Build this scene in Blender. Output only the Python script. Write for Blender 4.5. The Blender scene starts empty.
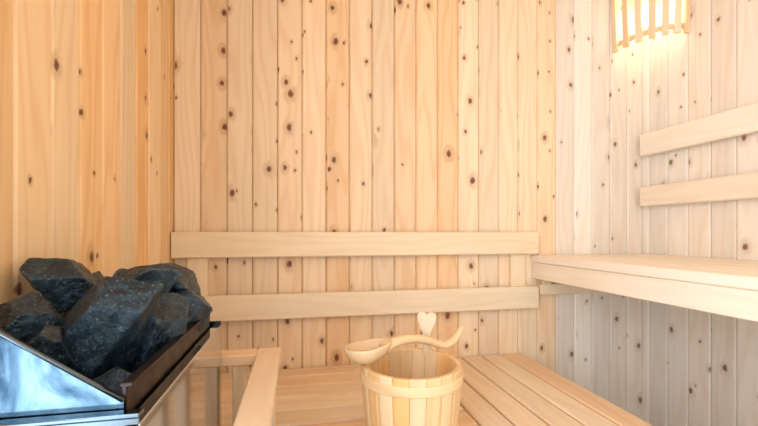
import bpy, bmesh, math, random
from mathutils import Vector, Matrix, noise
random.seed(7)
sc = bpy.context.scene
sc.view_settings.view_transform = 'Standard'
sc.view_settings.look = 'None'

XL, XR, YB, YF, ZC = -0.448, 1.60, 1.60, -0.95, 2.22
CAMZ = 0.98

# ------------------------------------------------------------ mesh builder
class MB:
    def __init__(s):
        s.v=[]; s.f=[]; s.uv=[]; s.r=[]; s.m=[]; s.sm=[]
    def face(s, idx, uvs, r, mi=0, smooth=False):
        s.f.append(idx); s.uv.append(uvs); s.r.append(r); s.m.append(mi); s.sm.append(smooth)
    def obj(s, name, mats, parent=None, loc=None, rot=None):
        me=bpy.data.meshes.new(name); me.from_pydata(s.v,[],s.f)
        u=me.uv_layers.new(name="UVMap"); q=me.uv_layers.new(name="rnd")
        for i,p in enumerate(me.polygons):
            p.material_index=s.m[i]; p.use_smooth=s.sm[i]
            for k,li in enumerate(p.loop_indices):
                u.data[li].uv=s.uv[i][k]; q.data[li].uv=s.r[i]
        for m in (mats if isinstance(mats,list) else [mats]): me.materials.append(m)
        me.update()
        bm=bmesh.new(); bm.from_mesh(me); bmesh.ops.recalc_face_normals(bm,faces=bm.faces); bm.to_mesh(me); bm.free()
        o=bpy.data.objects.new(name,me); sc.collection.objects.link(o)
        if parent: o.parent=parent
        if loc: o.location=loc
        if rot: o.rotation_euler=rot
        return o

def board(mb, lo, hi, axis, ch=0.002, xf=None, mi=0, taper=None):
    """box with chamfered long edges running along `axis`"""
    lo=list(lo); hi=list(hi)
    a,b=[i for i in range(3) if i!=axis]
    la,lb=hi[a]-lo[a],hi[b]-lo[b]
    ch=min(ch,la*.45,lb*.45)
    prof=[(lo[a]+ch,lo[b]),(hi[a]-ch,lo[b]),(hi[a],lo[b]+ch),(hi[a],hi[b]-ch),(hi[a]-ch,hi[b]),(lo[a]+ch,hi[b]),(lo[a],hi[b]-ch),(lo[a],lo[b]+ch)]
    ou=random.uniform(0,40); ov=random.uniform(0,40); r=(random.random(),random.random())
    base=len(mb.v)
    c2=min(ch,0.003)
    ends=[(lo[axis],c2),(lo[axis]+c2,0),(hi[axis]-c2,0),(hi[axis],c2)]
    ca,cb=(lo[a]+hi[a])/2,(lo[b]+hi[b])/2
    for (t,ins) in ends:
        for (pa,pb) in prof:
            p=[0,0,0]; p[axis]=t
            p[a]=ca+(pa-ca)*(1-2*ins/la); p[b]=cb+(pb-cb)*(1-2*ins/lb)
            v=Vector(p)
            if xf: v=xf@v
            mb.v.append(tuple(v))
    acc=0; us=[0]
    for k in range(8):
        p,q=prof[k],prof[(k+1)%8]
        acc+=math.hypot(p[0]-q[0],p[1]-q[1]); us.append(acc)
    for e in range(3):
        for k in range(8):
            k2=(k+1)%8
            i=[base+e*8+k,base+e*8+k2,base+(e+1)*8+k2,base+(e+1)*8+k]
            u0,u1=us[k]+ou,us[k+1]+ou; v0,v1=ends[e][0]+ov,ends[e+1][0]+ov
            mb.face(i,[(u0,v0),(u1,v0),(u1,v1),(u0,v1)],r,mi)
    for e,rev in ((0,True),(3,False)):
        ids=[base+e*8+k for k in range(8)]
        uv=[(prof[k][0]+ou,prof[k][1]*.15+ov) for k in range(8)]
        if rev: ids=ids[::-1]; uv=uv[::-1]
        mb.face(ids,uv,r,mi)

def loft(mb, rings, closed_caps=True, uvs=1.0, mi=0, smooth=True):
    base=len(mb.v); n=len(rings[0]); r=(random.random(),random.random())
    ou,ov=random.uniform(0,40),random.uniform(0,40)
    L=0; Ls=[0]
    for i in range(1,len(rings)):
        L+=(sum(rings[i],Vector())/n-sum(rings[i-1],Vector())/n).length; Ls.append(L)
    for R in rings:
        for p in R: mb.v.append(tuple(p))
    for i in range(len(rings)-1):
        for k in range(n):
            k2=(k+1)%n
            u0=ou+.06*k/n; u1=ou+.06*(k+1)/n
            mb.face([base+i*n+k,base+i*n+k2,base+(i+1)*n+k2,base+(i+1)*n+k],
                    [(u0,ov+Ls[i]),(u1,ov+Ls[i]),(u1,ov+Ls[i+1]),(u0,ov+Ls[i+1])],r,mi,smooth)
    if closed_caps:
        for i,rev in ((0,True),(len(rings)-1,False)):
            ids=[base+i*n+k for k in range(n)]
            if rev: ids=ids[::-1]
            mb.face(ids,[(ou+.01*k,ov) for k in range(n)],r,mi,smooth)

def empty(name, loc=(0,0,0), rot=(0,0,0)):
    e=bpy.data.objects.new(name,None); e.location=loc; e.rotation_euler=rot
    e.empty_display_size=.1; sc.collection.objects.link(e); return e

# ------------------------------------------------------------ materials
def nn(nt,t,**k):
    n=nt.nodes.new(t)
    for a,b in k.items(): setattr(n,a,b)
    return n
def math_(nt,op,a,b=None,c=None,clamp=False):
    n=nn(nt,'ShaderNodeMath',operation=op); n.use_clamp=clamp
    for i,x in enumerate((a,b,c)):
        if x is None: continue
        if isinstance(x,(int,float)): n.inputs[i].default_value=x
        else: nt.links.new(x,n.inputs[i])
    return n.outputs[0]
def mix(nt,f,a,b,mode='MIX'):
    n=nn(nt,'ShaderNodeMix',data_type='RGBA',blend_type=mode)
    for s,x in ((0,f),(6,a),(7,b)):
        if isinstance(x,(int,float)): n.inputs[s].default_value=x
        elif isinstance(x,tuple): n.inputs[s].default_value=(*x,1)
        else: nt.links.new(x,n.inputs[s])
    return n.outputs[2]
def srgb(r,g,b):
    f=lambda c:(c/255/12.92 if c/255<=.04045 else ((c/255+.055)/1.055)**2.4)
    return (f(r),f(g),f(b))

def wood(name, light, dark, knot=0.6, kscale=(10.5,7.4), rough=.5, var=.16, grain=.55, knotcol=(124,64,32)):
    m=bpy.data.materials.new(name); m.use_nodes=True; nt=m.node_tree; L=nt.links.new
    b=nt.nodes['Principled BSDF']
    uv=nn(nt,'ShaderNodeUVMap',uv_map='UVMap').outputs[0]
    rn=nn(nt,'ShaderNodeUVMap',uv_map='rnd').outputs[0]
    sp=nn(nt,'ShaderNodeSeparateXYZ'); L(uv,sp.inputs[0]); U,V=sp.outputs[0],sp.outputs[1]
    sr=nn(nt,'ShaderNodeSeparateXYZ'); L(rn,sr.inputs[0])
    # knots
    n0=nn(nt,'ShaderNodeTexNoise'); n0.inputs['Scale'].default_value=60; n0.inputs['Detail'].default_value=3; L(uv,n0.inputs['Vector'])
    wob=math_(nt,'MULTIPLY',math_(nt,'SUBTRACT',n0.outputs[0],.5),.12)
    cx=nn(nt,'ShaderNodeCombineXYZ')
    L(math_(nt,'MULTIPLY_ADD',U,kscale[0],wob),cx.inputs[0]); L(math_(nt,'MULTIPLY_ADD',V,kscale[1],wob),cx.inputs[1])
    vo=nn(nt,'ShaderNodeTexVoronoi',voronoi_dimensions='2D'); vo.inputs['Scale'].default_value=1
    L(cx.outputs[0],vo.inputs['Vector'])
    sc_=nn(nt,'ShaderNodeSeparateColor'); L(vo.outputs['Color'],sc_.inputs[0])
    # a share of cells carries a knot; the share differs per plank
    dens=math_(nt,'MULTIPLY_ADD',math_(nt,'POWER',math_(nt,'FRACT',math_(nt,'MULTIPLY',sr.outputs[1],7.3)),1.2),-knot*1.4,1-knot*.45)
    pres=math_(nt,'GREATER_THAN',sc_.outputs[1],dens)
    R=math_(nt,'MULTIPLY_ADD',math_(nt,'POWER',sc_.outputs[0],2.2),.085,.040)
    R=math_(nt,'ADD',math_(nt,'MULTIPLY',R,pres),.0001)
    def ring(a,bb):
        mr=nn(nt,'ShaderNodeMapRange',interpolation_type='SMOOTHSTEP')
        L(vo.outputs['Distance'],mr.inputs[0]); L(math_(nt,'MULTIPLY',R,a),mr.inputs[1]); L(math_(nt,'MULTIPLY',R,bb),mr.inputs[2])
        mr.inputs[3].default_value=1; mr.inputs[4].default_value=0
        return mr.outputs[0]
    core=ring(.6,1.15); inner=ring(.1,.7); halo=ring(.9,3.2)
    # grain
    lowc=nn(nt,'ShaderNodeCombineXYZ'); L(math_(nt,'MULTIPLY',U,9),lowc.inputs[0]); L(math_(nt,'MULTIPLY',V,1.1),lowc.inputs[1])
    nl=nn(nt,'ShaderNodeTexNoise'); nl.inputs['Scale'].default_value=1; nl.inputs['Detail'].default_value=1.5; L(lowc.outputs[0],nl.inputs['Vector'])
    ph=math_(nt,'ADD',math_(nt,'MULTIPLY',U,120),math_(nt,'MULTIPLY',nl.outputs[0],42))
    ph=math_(nt,'ADD',ph,math_(nt,'MULTIPLY',halo,5))
    band=math_(nt,'POWER',math_(nt,'MULTIPLY_ADD',math_(nt,'SINE',ph),.5,.5),2.2)
    fc=nn(nt,'ShaderNodeCombineXYZ'); L(math_(nt,'MULTIPLY',U,330),fc.inputs[0]); L(math_(nt,'MULTIPLY',V,7),fc.inputs[1])
    nf=nn(nt,'ShaderNodeTexNoise'); nf.inputs['Scale'].default_value=1; nf.inputs['Detail'].default_value=3; L(fc.outputs[0],nf.inputs['Vector'])
    g=math_(nt,'ADD',math_(nt,'MULTIPLY',band,.5),math_(nt,'MULTIPLY',nf.outputs[0],.5))
    g=math_(nt,'MULTIPLY',g,grain,clamp=True)
    col=mix(nt,g,light,dark)
    bl=nn(nt,'ShaderNodeTexNoise'); bl.inputs['Scale'].default_value=2.2; L(lowc.outputs[0],bl.inputs['Vector'])
    br=math_(nt,'ADD',math_(nt,'MULTIPLY_ADD',sr.outputs[0],var,1-var*.5),math_(nt,'MULTIPLY_ADD',bl.outputs[0],.16,-.08))
    hs=nn(nt,'ShaderNodeHueSaturation'); L(col,hs.inputs['Color']); L(br,hs.inputs['Value'])
    L(math_(nt,'MULTIPLY_ADD',sr.outputs[1],.35,.85),hs.inputs['Saturation']); L(math_(nt,'MULTIPLY_ADD',sr.outputs[1],-.012,.506),hs.inputs['Hue'])
    c=hs.outputs[0]
    if knot>0:
        kc=srgb(*knotcol)
        c=mix(nt,math_(nt,'MULTIPLY',halo,.40),c,tuple(x*.62 for x in dark))
        c=mix(nt,math_(nt,'MULTIPLY',core,.87),c,kc)
        c=mix(nt,math_(nt,'MULTIPLY',inner,.55),c,tuple(x*.4 for x in kc))
    L(c,b.inputs['Base Color'])
    b.inputs['Roughness'].default_value=rough
    b.inputs['Specular IOR Level'].default_value=.3
    bp=nn(nt,'ShaderNodeBump'); bp.inputs['Strength'].default_value=.12; bp.inputs['Distance'].default_value=.001
    L(g,bp.inputs['Height']); L(bp.outputs[0],b.inputs['Normal'])
    return m

M_wall=wood('pine_panelling',srgb(249,221,184),srgb(228,176,124),knot=.55)
M_mid=wood('pine_panelling_half_lit',srgb(250,228,198),srgb(234,192,148),knot=.45,knotcol=(145,86,54))  # same pine with part of the daylight put into its colour
M_left=wood('pine_panelling_warm_lit',srgb(250,218,174),srgb(226,172,116),knot=.34)  # same pine, the left side's warm light put in as deeper colour
M_right=wood('pine_panelling_lit',srgb(250,240,226),srgb(237,214,188),knot=.5,knotcol=(155,100,70))  # same pine, bright daylight on the right painted in as paler colour
M_rail=wood('aspen_rail',srgb(248,224,188),srgb(234,199,155),knot=0,grain=.5,var=.08)
M_bench=wood('aspen_bench',srgb(246,220,188),srgb(226,187,147),knot=0,grain=.6,var=.14)
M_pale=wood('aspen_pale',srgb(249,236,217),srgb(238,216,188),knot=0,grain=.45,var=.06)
M_buck=wood('bucket_pine',srgb(244,210,162),srgb(224,176,120),knot=0,grain=.7,var=.10,rough=.4)
M_ladle=wood('ladle_wood',srgb(236,208,168),srgb(215,178,132),knot=0,grain=.4,var=.05,rough=.4)

def simple(name,col,rough=.5,metal=0,emit=None,es=0):
    m=bpy.data.materials.new(name); m.use_nodes=True; b=m.node_tree.nodes['Principled BSDF']
    b.inputs['Base Color'].default_value=(*col,1); b.inputs['Roughness'].default_value=rough; b.inputs['Metallic'].default_value=metal
    if emit: b.inputs['Emission Color'].default_value=(*emit,1); b.inputs['Emission Strength'].default_value=es
    return m
def brushed(name,col,rough,scale=(3,3,160),amp=.1,col2=None):
    m=simple(name,col,rough,1); nt=m.node_tree; b=nt.nodes['Principled BSDF']
    tc=nn(nt,'ShaderNodeTexCoord'); mp=nn(nt,'ShaderNodeMapping'); mp.inputs['Scale'].default_value=scale
    nt.links.new(tc.outputs['Object'],mp.inputs[0]); t=nn(nt,'ShaderNodeTexNoise'); t.inputs['Scale'].default_value=2; t.inputs['Detail'].default_value=2
    nt.links.new(mp.outputs[0],t.inputs['Vector'])
    nt.links.new(math_(nt,'MULTIPLY_ADD',t.outputs[0],amp,rough-amp/2),b.inputs['Roughness'])
    if col2:
        t3=nn(nt,'ShaderNodeTexNoise'); t3.inputs['Scale'].default_value=14; t3.inputs['Detail'].default_value=7; t3.inputs['Distortion'].default_value=1.8
        nt.links.new(tc.outputs['Object'],t3.inputs['Vector'])
        cr=nn(nt,'ShaderNodeValToRGB'); nt.links.new(t3.outputs[0],cr.inputs[0]); e=cr.color_ramp.elements
        e[0].position=.38; e[0].color=(*col,1); e[1].position=.66; e[1].color=(*col2,1)
        nt.links.new(cr.outputs[0],b.inputs['Base Color'])
    return m
M_steel=brushed('stainless_steel',(.58,.61,.64),.08,amp=.04)
M_guard=brushed('blue_reflection_steel',(.022,.045,.068),.14,(6,6,6),.10,col2=(.12,.18,.22))  # steel plate; its bluish reflection and pale glints are put into the colour
M_sidesteel=brushed('matt_steel_side',(.13,.17,.20),.2)
M_tray=brushed('scorched_steel_tray',(.05,.036,.036),.42,(20,20,20),.25)

def stone_mat():
    m=bpy.data.materials.new('olivine_stone'); m.use_nodes=True; nt=m.node_tree; b=nt.nodes['Principled BSDF']; L=nt.links.new
    tc=nn(nt,'ShaderNodeTexCoord')
    t=nn(nt,'ShaderNodeTexNoise'); t.inputs['Scale'].default_value=38; t.inputs['Detail'].default_value=9; t.inputs['Roughness'].default_value=.72; L(tc.outputs['Object'],t.inputs['Vector'])
    t2=nn(nt,'ShaderNodeTexNoise'); t2.inputs['Scale'].default_value=240; t2.inputs['Detail'].default_value=4; L(tc.outputs['Object'],t2.inputs['Vector'])
    cr=nn(nt,'ShaderNodeValToRGB'); L(t.outputs[0],cr.inputs[0])
    e=cr.color_ramp.elements; e[0].position=.42; e[0].color=(.002,.006,.010,1); e[1].position=.76; e[1].color=(.035,.075,.105,1)
    c=mix(nt,math_(nt,'MULTIPLY',math_(nt,'GREATER_THAN',t2.outputs[0],.63),.5),cr.outputs[0],(.16,.24,.30))
    geo=nn(nt,'ShaderNodeNewGeometry')
    mr=nn(nt,'ShaderNodeMapRange'); L(geo.outputs['Pointiness'],mr.inputs[0]); mr.inputs[1].default_value=.53; mr.inputs[2].default_value=.60
    ed=math_(nt,'MULTIPLY',mr.outputs[0],math_(nt,'MULTIPLY_ADD',t.outputs[0],1.2,-.15),clamp=True)
    c=mix(nt,math_(nt,'MULTIPLY',ed,.75),c,(.20,.27,.32))  # lighter colour on sharp edges paints in the stones' edge highlights
    L(c,b.inputs['Base Color']); b.inputs['Roughness'].default_value=.34; b.inputs['Specular IOR Level'].default_value=.55
    b.inputs['Coat Weight'].default_value=.25; b.inputs['Coat Roughness'].default_value=.2; b.inputs['Specular Tint'].default_value=(.6,.82,1,1)
    bp=nn(nt,'ShaderNodeBump'); bp.inputs['Strength'].default_value=1; bp.inputs['Distance'].default_value=.004
    L(math_(nt,'ADD',t.outputs[0],math_(nt,'MULTIPLY',t2.outputs[0],.25)),bp.inputs['Height']); L(bp.outputs[0],b.inputs['Normal'])
    L(bp.outputs[0],b.inputs['Coat Normal'])
    return m
M_stone=stone_mat()

# ------------------------------------------------------------ room shell
PW=.0965
def planks_wall(name,mat,axis_n,pos,sign,a0,a1,z0=0,z1=ZC,pitch=PW,start=None,holes=None,mats=None,pick=None):
    """vertical planks. axis_n normal axis; face at pos, room lies in direction sign"""
    mb=MB(); ax=1-axis_n
    s=a0 if start is None else start
    t=s
    while t<a1-.004:
        e=min(t+pitch,a1); lo=[0,0,0]; hi=[0,0,0]
        lo[ax]=max(t,a0)+.0008; hi[ax]=e-.0008
        f,bk=pos,pos-sign*.016
        lo[axis_n],hi[axis_n]=min(f,bk),max(f,bk)
        segs=[(z0,z1)]
        if holes:
            h=holes
            if e>h[0]+.01 and t<h[1]-.01: segs=[(z0,h[2]),(h[3],z1)]
        for (q0,q1) in segs:
            if q1-q0<.01: continue
            lo[2],hi[2]=q0,q1
            if hi[ax]-lo[ax]>.006: board(mb,lo,hi,2,ch=.0055,mi=pick(t) if pick else 0)
        t=e
    bk=pos-sign*.0155; b2=pos-sign*.06
    def slab(x0,x1,q0,q1):
        lo=[0,0,q0]; hi=[0,0,q1]; lo[ax],hi[ax]=x0,x1; lo[axis_n],hi[axis_n]=min(bk,b2),max(bk,b2)
        board(mb,lo,hi,2,ch=.0005,mi=1)
    A0,A1=a0-.055,a1+.043
    if holes:
        slab(A0,holes[0],z0,z1); slab(holes[1],A1,z0,z1)
        if holes[2]>z0+.01: slab(holes[0],holes[1],z0,holes[2])
        slab(holes[0],holes[1],holes[3],z1)
    else: slab(A0,A1,z0,z1)
    return mb.obj(name,[mat,M_back]+(mats or []))
M_back=simple('panel_backing',srgb(140,98,60),.8)
DX0,DX1,DZ0,DZ1=-.10,1.25,.12,2.02
WY0,WY1,WZ0,WZ1=-.85,.354,.35,1.98
planks_wall('wall_back',M_wall,1,YB,-1,XL,XR,start=XL,pitch=.0935,mats=[M_mid,M_right],pick=lambda x:(0 if x<.74 else 2 if x<1.07 else 3))  # paler pine copies towards the right imitate the stronger light there
planks_wall('wall_left',M_left,0,XL,1,YF,YB+.012,start=YF-.096,pitch=.1,holes=(WY0,WY1,WZ0,WZ1))
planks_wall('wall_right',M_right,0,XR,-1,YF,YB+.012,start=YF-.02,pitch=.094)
planks_wall('wall_front',M_wall,1,YF,1,XL,XR,pitch=.0935,holes=(DX0,DX1,DZ0,DZ1))
mb=MB()
x=XL
while x<XR-.01:
    e=min(x+.0965,XR); board(mb,(x+.0006,YF,ZC),(e-.0006,YB,ZC+.016),1,ch=.004); x=e
board(mb,(XL-.06,YF-.06,ZC+.0155),(XR+.06,YB+.06,ZC+.06),1,ch=.001)
mb.obj('ceiling',M_wall)
def tile_mat():
    m=bpy.data.materials.new('floor_tile'); m.use_nodes=True; nt=m.node_tree; b=nt.nodes['Principled BSDF']
    tc=nn(nt,'ShaderNodeTexCoord'); br=nn(nt,'ShaderNodeTexBrick'); br.offset=0
    br.inputs['Color1'].default_value=(.34,.30,.26,1); br.inputs['Color2'].default_value=(.38,.34,.30,1); br.inputs['Mortar'].default_value=(.2,.18,.16,1)
    br.inputs['Scale'].default_value=1; br.inputs['Mortar Size'].default_value=.004; br.inputs['Brick Width'].default_value=.3; br.inputs['Row Height'].default_value=.3
    nt.links.new(tc.outputs['Object'],br.inputs['Vector']); nt.links.new(br.outputs[0],b.inputs['Base Color']); b.inputs['Roughness'].default_value=.4
    return m
mb=MB(); board(mb,(XL-.06,YF-.06,-.06),(XR+.06,YB+.06,0),0,ch=.001); mb.obj('floor',tile_mat())

# glazed door behind the camera; side window added to light the right wall
mg=bpy.data.materials.new('clear_glass'); mg.use_nodes=True; nt=mg.node_tree; nt.nodes.clear()
o=nn(nt,'ShaderNodeOutputMaterial'); mx=nn(nt,'ShaderNodeMixShader'); mx.inputs[0].default_value=.06
tr=nn(nt,'ShaderNodeBsdfTransparent'); gl=nn(nt,'ShaderNodeBsdfGlossy'); gl.inputs['Roughness'].default_value=.02
nt.links.new(tr.outputs[0],mx.inputs[1]); nt.links.new(gl.outputs[0],mx.inputs[2]); nt.links.new(mx.outputs[0],o.inputs[0])
door=empty('door_1')
mb=MB()
fw=.05
board(mb,(DX0,YF-.055,DZ0),(DX0+fw,YF+.012,DZ1),2); board(mb,(DX1-fw,YF-.055,DZ0),(DX1,YF+.012,DZ1),2)
board(mb,(DX0+fw,YF-.055,DZ1-fw),(DX1-fw,YF+.012,DZ1),0); board(mb,(DX0+fw,YF-.055,DZ0),(DX1-fw,YF+.012,DZ0+fw),0)
board(mb,(.56,YF-.05,DZ0+fw),(.60,YF+.008,DZ1-fw),2)
board(mb,(.565,YF+.008,.95),(.595,YF+.05,1.2),2)
mb.obj('frame',M_rail,parent=door)
mb=MB(); board(mb,(DX0+fw,YF-.03,DZ0+fw),(.56,YF-.022,DZ1-fw),2,ch=.0002); board(mb,(.60,YF-.03,DZ0+fw),(DX1-fw,YF-.022,DZ1-fw),2,ch=.0002)
mb.obj('glass',mg,parent=door)
win=empty('added_window'); fw=.04  # unseen window, made up to throw cool light across the room
mb=MB()
board(mb,(XL-.055,WY0,WZ0),(XL+.008,WY0+fw,WZ1),2); board(mb,(XL-.055,WY1-fw,WZ0),(XL+.008,WY1,WZ1),2)
board(mb,(XL-.055,WY0+fw,WZ1-fw),(XL+.008,WY1-fw,WZ1),1); board(mb,(XL-.055,WY0+fw,WZ0),(XL+.008,WY1-fw,WZ0+fw),1)
mb.obj('frame',M_rail,parent=win)
mb=MB(); board(mb,(XL-.03,WY0+fw,WZ0+fw),(XL-.022,WY1-fw,WZ1-fw),2,ch=.0002)
mb.obj('glass',mg,parent=win)

# ------------------------------------------------------------ backrests
bx=empty('wall_backrest')
mb=MB()
board(mb,(XL+.004,YB-.046,.885),(1.025,YB-.022,.98),0,ch=.004)
board(mb,(XL+.004,YB-.046,.650),(1.025,YB-.022,.745),0,ch=.004)
mb.obj('rails',M_rail,parent=bx)
mb=MB()
for cx in (-.36,.94):
    board(mb,(cx-.035,YB-.022,.64),(cx+.035,YB,.975),2,ch=.002)
mb.obj('battens',M_rail,parent=bx)
bx=empty('wall_backrest.001')
mb=MB()
board(mb,(XR-.05,-.5,CAMZ+.349),(XR-.024,YB-.03,CAMZ+.448),1,ch=.005)
board(mb,(XR-.05,-.5,CAMZ+.118),(XR-.024,YB-.03,CAMZ+.207),1,ch=.005)
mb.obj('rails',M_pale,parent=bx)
mb=MB()
for cy in (-.3,.55): board(mb,(XR-.024,cy-.03,CAMZ+.13),(XR,cy+.03,CAMZ+.44),2)
for zz in (.135,.375): board(mb,(XR-.024,1.50,CAMZ+zz),(XR,1.555,CAMZ+zz+.055),2)
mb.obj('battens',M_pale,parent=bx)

# ------------------------------------------------------------ upper bench
ub=empty('upper_sauna_bench')
TZ=CAMZ-.102
mb=MB(); x=1.01; w=(XR-.004-1.01)/5
for i in range(5):
    board(mb,(x+.0015,-.5,TZ-.030),(x+w-.0015,YB-.004,TZ),1,ch=.003); x+=w
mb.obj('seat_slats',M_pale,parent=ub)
mb=MB()
board(mb,(1.018,-.49,TZ-.102),(1.048,YB-.004,TZ-.0305),1,ch=.003)
board(mb,(XR-.04,-.49,TZ-.098),(XR-.002,YB-.004,TZ-.0305),1,ch=.003)
for cy in (-.3,.4,1.1): board(mb,(1.05,cy,TZ-.09),(XR-.042,cy+.04,TZ-.0305),0)
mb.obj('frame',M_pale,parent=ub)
mb=MB(); board(mb,(1.037,YB-.04,TZ-.172),(1.40,YB-.002,TZ-.125),0,ch=.003)
board(mb,(1.05,YB-.04,TZ-.125),(1.09,YB-.006,TZ-.031),2)
board(mb,(1.30,YB-.04,TZ-.125),(1.34,YB-.006,TZ-.031),2)
mb.obj('ledger',M_rail,parent=ub)
mb=MB(); board(mb,(1.055,-.48,0),(1.10,-.43,TZ-.0305),2); board(mb,(XR-.1,-.48,0),(XR-.045,-.43,TZ-.0305),2)
mb.obj('legs',M_pale,parent=ub)

# ------------------------------------------------------------ lower bench
lb=empty('lower_sauna_bench'); LZ=.45
mb=MB(); y=YB-.006; i=0
while y>.62:
    y0=y-.088
    xl = XL+.006 if y0>1.10 else -.028
    board(mb,(xl,y0,LZ-.028),(.492,y,LZ),0,ch=.0045); y=y0-.007; i+=1
yfront=y
for i in range(5):
    x0=.499+i*.0935
    board(mb,(x0,-.1,LZ-.028),(x0+.0858,YB-.006,LZ),1,ch=.0045)
mb.obj('seat_slats',M_bench,parent=lb)
mb=MB()
for (a,b) in (((-.02,yfront+.02,LZ-.098),(.02,1.09,LZ-.0285)),((.30,yfront+.02,LZ-.098),(.335,YB-.01,LZ-.0285)),((-.40,1.12,LZ-.098),(-.36,YB-.01,LZ-.0285))):
    board(mb,a,b,1)
board(mb,(.46,-.08,LZ-.098),(.495,YB-.01,LZ-.0285),1)
board(mb,(.93,-.08,LZ-.098),(.955,YB-.01,LZ-.0285),1)
board(mb,(.497,-.06,LZ-.09),(.928,-.02,LZ-.0285),0)
board(mb,(.497,.8,LZ-.09),(.928,.84,LZ-.0285),0)
for (px,py) in ((-.02,yfront+.02),(.455,-.08),(.915,-.08),(.915,1.5),(-.4,1.5),(.46,1.5)):
    board(mb,(px,py,0),(px+.04,py+.045,LZ-.099),2)
mb.obj('frame',M_bench,parent=lb)

# ------------------------------------------------------------ heater
hx0,hx1,hy0,hy1,hz=XL+.002,-.172,.49,.98,.775
he=empty('sauna_heater')
def plate(mb,pts,thick,n):
    n=Vector(n)*thick; b=len(mb.v); k=len(pts)
    for p in pts: mb.v.append(tuple(p))
    for p in pts: mb.v.append(tuple(Vector(p)+n))
    r=(0,0); z=[(0,0)]*k
    mb.face(list(range(b,b+k)),z,r); mb.face(list(range(b+2*k-1,b+k-1,-1)),z,r)
    for i in range(k):
        j=(i+1)%k; mb.face([b+i,b+j,b+k+j,b+k+i],[(0,0)]*4,r)
mb=MB()
board(mb,(hx1-.003,hy0+.003,.2),(hx1,hy1-.003,hz-.012),2,ch=.0008)
board(mb,(hx0,hy0+.003,.2),(hx0+.003,hy1-.003,hz+.03),2,ch=.0008)
board(mb,(hx0+.003,hy0+.003,.2),(hx1-.003,hy1-.003,.204),0,ch=.0008)
board(mb,(hx1-.016,hy0,hz-.012),(hx1+.001,hy1,hz-.008),1,ch=.001)
mb.obj('casing',M_steel,parent=he)
mb=MB()
board(mb,(hx0,hy0,.2),(hx1,hy0+.003,hz-.002),2,ch=.0008)
board(mb,(hx0,hy1-.003,.2),(hx1,hy1,hz),2,ch=.0008)
board(mb,(hx0,hy0-.001,hz-.0015),(hx1,hy0+.014,hz+.003),0,ch=.001)
mb.obj('casing_sides',M_sidesteel,parent=he)
mb=MB()
yy=hy0+.016
plate(mb,[(hx0,yy,hz-.05),(hx1-.022,yy,hz-.05),(hx1-.022,yy,hz+.012),(hx0,yy,hz+.185)],.002,(0,1,0))
plate(mb,[(hx0,hy1-.018,hz-.05),(hx1-.022,hy1-.018,hz-.05),(hx1-.022,hy1-.018,hz+.012),(hx0,hy1-.018,hz+.05)],.002,(0,1,0))
mb.obj('side_guards',M_guard,parent=he)
# rolled bright lip along the sloping guard edge
mb=MB(); p0=Vector((hx0,yy+.001,hz+.185)); p1=Vector((hx1-.022,yy+.001,hz+.012)); d=(p1-p0).normalized(); u=Vector((0,1,0)); w_=d.cross(u)
loft(mb,[[p+u*math.cos(2*math.pi*k/10)*.0028+w_*math.sin(2*math.pi*k/10)*.0028 for k in range(10)] for p in (p0,p1)])
mb.obj('guard_lip',M_sidesteel,parent=he)
mb=MB()
board(mb,(hx1-.026,hy0+.02,hz-.06),(hx1-.020,hy1-.02,hz+.028),1,ch=.001)
board(mb,(hx1-.028,hy0+.02,hz+.026),(hx1-.014,hy1-.02,hz+.031),1,ch=.001)
board(mb,(hx0+.004,hy0+.02,hz-.064),(hx1-.026,hy1-.02,hz-.058),0,ch=.001)
mb.obj('stone_tray',M_tray,parent=he)

def stone(mb,c,size,seed,rot=(0,0,0)):
    rr=random.Random(seed)
    pl=[]
    while len(pl)<10:
        n=Vector((rr.gauss(0,1),rr.gauss(0,1),rr.gauss(0,1))).normalized()
        if all(n.dot(q[0])<.74 for q in pl): pl.append((n,rr.uniform(.62,.93)))
    for ax in range(3):
        for s in (-1,1):
            n=Vector((rr.uniform(-.3,.3),rr.uniform(-.3,.3),rr.uniform(-.3,.3))); n[ax]=s; pl.append((n.normalized(),rr.uniform(.85,1.0)))
    bm=bmesh.new(); bmesh.ops.create_icosphere(bm,subdivisions=6,radius=1)
    R=Matrix.Rotation(rot[2],3,'Z')@Matrix.Rotation(rot[1],3,'Y')@Matrix.Rotation(rot[0],3,'X')
    off=Vector((rr.uniform(0,50),)*3)
    base=len(mb.v)
    for v in bm.verts:
        d=v.co.normalized(); p=75; s=0
        for n,h in pl:
            q=d.dot(n)/h
            if q>.3: s+=q**p
        r=s**(-1/p)
        r*=1+.038*noise.fractal(d*2.6+off,1,2,5)+.012*(1-2*abs(noise.noise(d*7+off)))
        q=R@Vector((d.x*r*size[0]/2,d.y*r*size[1]/2,d.z*r*size[2]/2))
        mb.v.append(tuple(q+Vector(c)))
    for f in bm.faces:
        mb.face([base+v.index for v in f.verts],[(0,0)]*3,(0,0),0,True)
    bm.free()
mb=MB()
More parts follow.
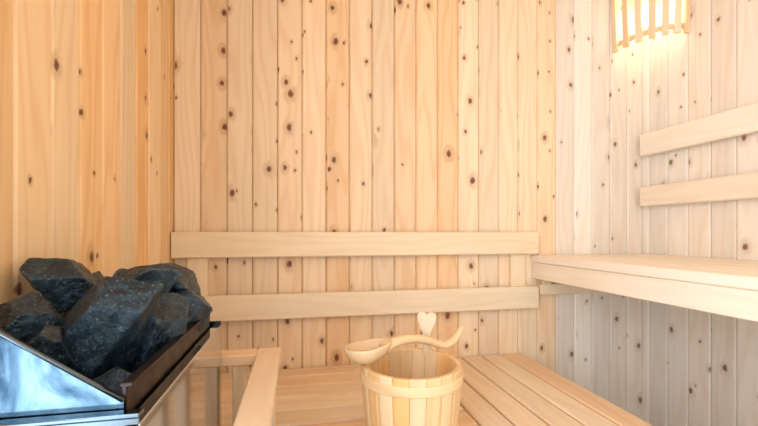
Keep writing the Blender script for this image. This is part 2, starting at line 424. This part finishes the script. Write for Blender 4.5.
S=[((-.386,.775,.888),(.110,.10,.095),71,(0,.10,.2)),
   ((-.382,.655,.846),(.110,.11,.085),52,(0,-.2,.3)),
   ((-.335,.622,.812),(.080,.07,.095),53,(.2,.1,.5)),
   ((-.287,.675,.834),(.110,.11,.190),84,(.1,.30,.1)),
   ((-.272,.900,.880),(.165,.10,.075),75,(0,.12,.1)),
   ((-.297,.815,.868),(.095,.09,.100),56,(0,.4,.6)),
   ((-.243,.745,.797),(.090,.13,.165),57,(.1,.60,.1)),
   ((-.230,.870,.818),(.110,.12,.130),58,(.1,.5,.2)),
   ((-.33,.92,.79),(.12,.10,.12),59,(0,0,.3)),
   ((-.38,.83,.79),(.11,.10,.12),60,(0,0,1)),
   ((-.24,.60,.765),(.075,.09,.070),61,(0,.3,1)),
   ((-.37,.56,.775),(.09,.07,.08),62,(0,0,.2)),
   ((-.40,.90,.86),(.08,.09,.09),63,(0,0,.2)),
   ((-.31,.56,.765),(.07,.07,.07),65,(.5,0,.2))]
for s in S: stone(mb,*s[:2],s[2],s[3])
mb.obj('stones',M_stone,parent=he)

# ------------------------------------------------------------ heater guard
gd=empty('heater_guard_rail')
GZ=.68
mb=MB()
board(mb,(-.098,.12,GZ-.026),(-.042,1.075,GZ),1,ch=.003)
board(mb,(XL+.004,1.02,GZ-.026),(-.0985,1.075,GZ),0,ch=.003)
mb.obj('top_rails',M_bench,parent=gd)
mb=MB()
for yy in (.14,.32,.50,.68,.86,1.03): board(mb,(-.085,yy,0),(-.055,yy+.035,GZ-.0265),2)
for xx in (-.155,-.22,-.285,-.36): board(mb,(xx,1.032,0),(xx+.03,1.062,GZ-.0265),2)
mb.obj('posts',M_bench,parent=gd)
mb=MB()
board(mb,(-.102,.12,.15),(-.0865,1.07,.2),1); board(mb,(XL+.004,1.01,.15),(-.1025,1.0315,.2),0)
mb.obj('side_rails',M_bench,parent=gd)

# ------------------------------------------------------------ bucket
BR,BH=.127,.20
bc=(.2836,.978,LZ)
bk=empty('wooden_bucket',bc)
TH=math.atan(.205)
def prof_r(z): return .106+(BR-.106)*(z/BH)**.8+.003*math.sin(math.pi*z/BH)
mb=MB(); N=20
for i in range(N):
    a0=2*math.pi*i/N; a1=2*math.pi*(i+1)/N; r=(random.random(),random.random()); ou,ov=random.uniform(0,40),random.uniform(0,40)
    zs=[0,.004,.03,.06,.09,.12,.15,.18,BH-.003,BH]; sub=6; base=len(mb.v)
    loop=[]
    for k in range(sub+1):
        t=k/sub; ed=.0016 if k in(0,sub) else 0; loop.append((a0+(a1-a0)*(.012+.976*t),ed,0))
    for k in range(sub,-1,-1):
        t=k/sub; loop.append((a0+(a1-a0)*(.012+.976*t),0,1))
    for z in zs:
        e=.002 if z in(0,BH) else 0
        for (a,ed,inner) in loop:
            R=prof_r(z)-(.014-e if inner else ed+e)
            mb.v.append((R*math.cos(a),R*math.sin(a),z))
    n=len(loop)
    for j in range(len(zs)-1):
        for k in range(n):
            k2=(k+1)%n
            u0,u1=ou+k*.006,ou+(k+1)*.006
            mb.face([base+j*n+k,base+j*n+k2,base+(j+1)*n+k2,base+(j+1)*n+k],[(u0,ov+zs[j]),(u1,ov+zs[j]),(u1,ov+zs[j+1]),(u0,ov+zs[j+1])],r)
    for j,rev in ((0,1),(len(zs)-1,0)):
        for k in range(sub):
            q=[base+j*n+k,base+j*n+k+1,base+j*n+n-2-k,base+j*n+n-1-k]
            mb.face(q,[(ou,ov),(ou+.006,ov),(ou+.006,ov+.01),(ou,ov+.01)],r)
mb.obj('staves',M_buck,parent=bk)
mb=MB(); n=64
def hoop(z0,z1,t):
    rings=[]
    for (z,dr) in ((z0,-.002),(z0,t*.7),(z0+.002,t),((z0+z1)/2,t*1.05),(z1-.002,t),(z1,t*.7),(z1,-.002)):
        rings.append([Vector(((prof_r(z)+dr)*math.cos(2*math.pi*k/n),(prof_r(z)+dr)*math.sin(2*math.pi*k/n),z)) for k in range(n)])
    base=len(mb.v)
    for R in rings:
        for p in R: mb.v.append(tuple(p))
    for i in range(len(rings)-1):
        for k in range(n):
            k2=(k+1)%n
            mb.face([base+i*n+k,base+i*n+k2,base+(i+1)*n+k2,base+(i+1)*n+k],[(30+rings[i][k].z,k*.012),(30+rings[i][k].z,(k+1)*.012),(30+rings[i+1][k].z,(k+1)*.012),(30+rings[i+1][k].z,k*.012)],(.8,.3))
hoop(BH-.040,BH-.016,.004); hoop(.03,.054,.004)
mb.obj('hoops',M_buck,parent=bk)
mb=MB(); R=prof_r(.02)-.0145
loft(mb,[[Vector((R*math.cos(2*math.pi*k/48),R*math.sin(2*math.pi*k/48),z)) for k in range(48)] for z in (.012,.024)],smooth=False)
mb.obj('base_disc',M_buck,parent=bk)
def to_world_dir(x,y):
    return (x*math.cos(TH)+y*math.sin(TH), -x*math.sin(TH)+y*math.cos(TH))
ex,ey=to_world_dir(.053,.108)
mb=MB()
half=[(.010,-.05),(.010,.030),(.013,.050),(.020,.066),(.0265,.082),(.0275,.093),(.023,.103),(.013,.1065),(.005,.103),(0,.097)]
out=[(x,z) for x,z in half]+[(-x,z) for x,z in half[-2::-1]]
for (t) in (-.006,.006):
    for (x,z) in out: mb.v.append((x,t,z))
n=len(out); mb.face(list(range(n)),[(x+7,z+3) for x,z in out],(.6,.2)); mb.face(list(range(2*n-1,n-1,-1)),[(x+7,z+3) for x,z in out[::-1]],(.6,.2))
for k in range(n):
    k2=(k+1)%n; mb.face([k,k2,n+k2,n+k],[(7,3),(7.01,3),(7.01,3.01),(7,3.01)],(.6,.2))
ear=mb.obj('ear_handle',M_rail,parent=bk,loc=(ex,ey,BH),rot=(0,0,math.atan2(ey,ex)-math.pi/2))
bv=ear.modifiers.new('b','BEVEL'); bv.width=.002; bv.segments=2

# ------------------------------------------------------------ ladle
ld=empty('wooden_ladle',(bc[0],bc[1],LZ+BH+.002),(0,0,-TH))
def cr(P,t):
    n=len(P)-1; i=min(int(t*n),n-1); f=t*n-i
    p=[P[max(i-1,0)],P[i],P[i+1],P[min(i+2,n)]]
    return [.5*((2*p[1][k])+(-p[0][k]+p[2][k])*f+(2*p[0][k]-5*p[1][k]+4*p[2][k]-p[3][k])*f*f+(-p[0][k]+3*p[1][k]-3*p[2][k]+p[3][k])*f**3) for k in range(len(p[0]))]
P=[(-.070,-.010,.034,.020,.014),(-.054,-.002,.043,.017,.014),(-.027,.012,.049,.014,.0125),(.008,.034,.048,.0125,.0115),(.045,.058,.038,.012,.011),
   (.080,.080,.022,.012,.0105),(.103,.092,.016,.013,.0095),(.130,.108,.028,.0125,.009),(.150,.120,.052,.008,.006),(.154,.122,.060,.003,.003)]
rings=[]; K=60
for i in range(K+1):
    a=cr(P,i/K); b2=cr(P,min(1,i/K+.01)); c2=cr(P,max(0,i/K-.01))
    T=(Vector(b2[:3])-Vector(c2[:3])).normalized(); Sd=T.cross(Vector((0,0,1))).normalized(); Up=Sd.cross(T)
    rings.append([Vector(a[:3])+Sd*math.cos(2*math.pi*k/20)*a[3]+Up*math.sin(2*math.pi*k/20)*a[4] for k in range(20)])
mb=MB(); loft(mb,rings); mb.obj('handle',M_ladle,parent=ld)
mb=MB(); nseg=40; prof=[]
for j in range(0,11): t=j/10*math.pi/2; prof.append((math.sin(t),-math.cos(t)))
for j in range(10,-1,-1): t=j/10*math.pi/2; prof.append((math.sin(t)*.88,-math.cos(t)*.84+.03))
rings=[]
for (r_,h) in prof:
    ring=[]
    for k in range(nseg):
        a=2*math.pi*k/nseg; ca,sa=math.cos(a),math.sin(a)
        rx=.058*(1.12 if ca>0 else 1.0); ry=.045*(1-.10*ca)
        x=r_*ca*rx; y=r_*sa*ry; z=h*.044+.006*max(0,ca)*r_
        ring.append(Vector((x,y,z)))
    rings.append(ring)
loft(mb,rings)
bo=mb.obj('bowl',M_ladle,parent=ld,loc=(-.111,-.024,.047),rot=(0,-.06,.35))

# ------------------------------------------------------------ corner lamp
lp=empty('corner_sauna_lamp',(0,0,0))
mb=MB()
def arc(t,ra,rb): return Vector((XR-ra*math.cos(t),YB-rb*math.sin(t),0))
LZ0,LZ1=CAMZ+.83,CAMZ+1.13
for i in range(7):
    t=math.radians(3+84*i/6)
    p0=arc(t,.160,.225); p1=arc(t,.175,.240)
    d=Vector((-math.cos(t)*.235,-math.sin(t)*.165,0)).normalized(); s=Vector((-d.y,d.x,0))
    w=.0125; th=.006; rings=[]
    for (p,z) in ((p0,LZ0),(p1,LZ1)):
        rings.append([Vector((q.x,q.y,z)) for q in (p+s*w+d*th,p-s*w+d*th,p-s*w-d*th,p+s*w-d*th)])
    rings=[[Vector((min(q.x,XR-.001),min(q.y,YB-.001),q.z)) for q in R] for R in rings]
    loft(mb,rings,smooth=False)
mb.obj('slats',M_rail,parent=lp)
mb=MB()
def quarter(z0,z1,ra,rb):
    pts=[arc(math.radians(90*k/16),ra,rb) for k in range(17)]+[Vector((XR-.001,YB-.001,0))]
    pts=[Vector((min(p.x,XR-.001),min(p.y,YB-.001),0)) for p in pts]
    b=len(mb.v); n=len(pts)
    for z in (z0,z1):
        for p in pts: mb.v.append((p.x,p.y,z))
    mb.face(list(range(b,b+n)),[(p.x,p.y) for p in pts],(.5,.5)); mb.face(list(range(b+2*n-1,b+n-1,-1)),[(p.x,p.y) for p in pts],(.5,.5))
    for k in range(n): mb.face([b+k,b+(k+1)%n,b+n+(k+1)%n,b+n+k],[(k*.02,0),(k*.02+.02,0),(k*.02+.02,.02),(k*.02,.02)],(.5,.5))
quarter(LZ1-.05,LZ1-.035,.162,.227)
# slim curved band carrying the slats near their lower ends
pts=[]
for k in range(17):
    t=math.radians(90*k/16); pts.append((arc(t,.153,.218),arc(t,.143,.208)))
rings=[]
for (o_,i_) in pts:
    rings.append([Vector((min(q.x,XR-.001),min(q.y,YB-.001),z)) for q,z in ((o_,LZ0+.025),(o_,LZ0+.045),(i_,LZ0+.045),(i_,LZ0+.025))])
loft(mb,rings,smooth=False)
mb.obj('shelves',M_rail,parent=lp)
mb=MB(); n=24; rings=[]
for j in range(1,12):
    a=math.pi*j/12; rr=.032*math.sin(a); rings.append([Vector((rr*math.cos(2*math.pi*k/n),rr*math.sin(2*math.pi*k/n),-.04*math.cos(a))) for k in range(n)])
loft(mb,rings)
mb.obj('bulb',simple('bulb_glow',(1,1,1),.5,0,(1,.90,.72),10),parent=lp,loc=(XR-.07,YB-.085,LZ0+.13))
mb=MB(); loft(mb,[[Vector((.02*math.cos(2*math.pi*k/n),.02*math.sin(2*math.pi*k/n),z)) for k in range(n)] for z in (0,.075)])
mb.obj('bulb_holder',simple('ceramic',(.8,.78,.74),.3),parent=lp,loc=(XR-.07,YB-.085,LZ0+.172))
ll=bpy.data.lights.new('lamp_light','POINT'); ll.energy=.45; ll.color=(1,.80,.56); ll.shadow_soft_size=.03
lo=bpy.data.objects.new('lamp_light',ll); lo.location=(XR-.10,YB-.125,LZ0+.13); lo.parent=lp; sc.collection.objects.link(lo)

# ------------------------------------------------------------ lights
def area(name,loc,rot,sx,sy,e,col):
    l=bpy.data.lights.new(name,'AREA'); l.shape='RECTANGLE'; l.size=sx; l.size_y=sy; l.energy=e; l.color=col
    o=bpy.data.objects.new(name,l); o.location=loc; o.rotation_euler=rot; sc.collection.objects.link(o); return o
area('daylight_through_door',((DX0+DX1)/2,YF-.12,(DZ0+DZ1)/2),(math.radians(90),0,0),DX1-DX0,DZ1-DZ0,17,(.86,.93,1.0))
area('added_window_fill',(XL-.12,(WY0+WY1)/2,(WZ0+WZ1)/2),(0,math.radians(-90),0),WZ1-WZ0,WY1-WY0,49,(.74,.86,1.0))  # fill light belonging to the added side window
w=bpy.data.worlds.new('World'); sc.world=w; w.use_nodes=True
w.node_tree.nodes['Background'].inputs[0].default_value=(.75,.87,1,1); w.node_tree.nodes['Background'].inputs[1].default_value=1.0

# ------------------------------------------------------------ camera
cd=bpy.data.cameras.new('camera'); cd.sensor_width=36; cd.sensor_fit='HORIZONTAL'; cd.lens=400/758*36; cd.shift_y=19/758; cd.clip_start=.01
co=bpy.data.objects.new('camera',cd); co.location=(0,0,CAMZ); co.rotation_euler=(math.radians(90),0,-TH); sc.collection.objects.link(co); sc.camera=co
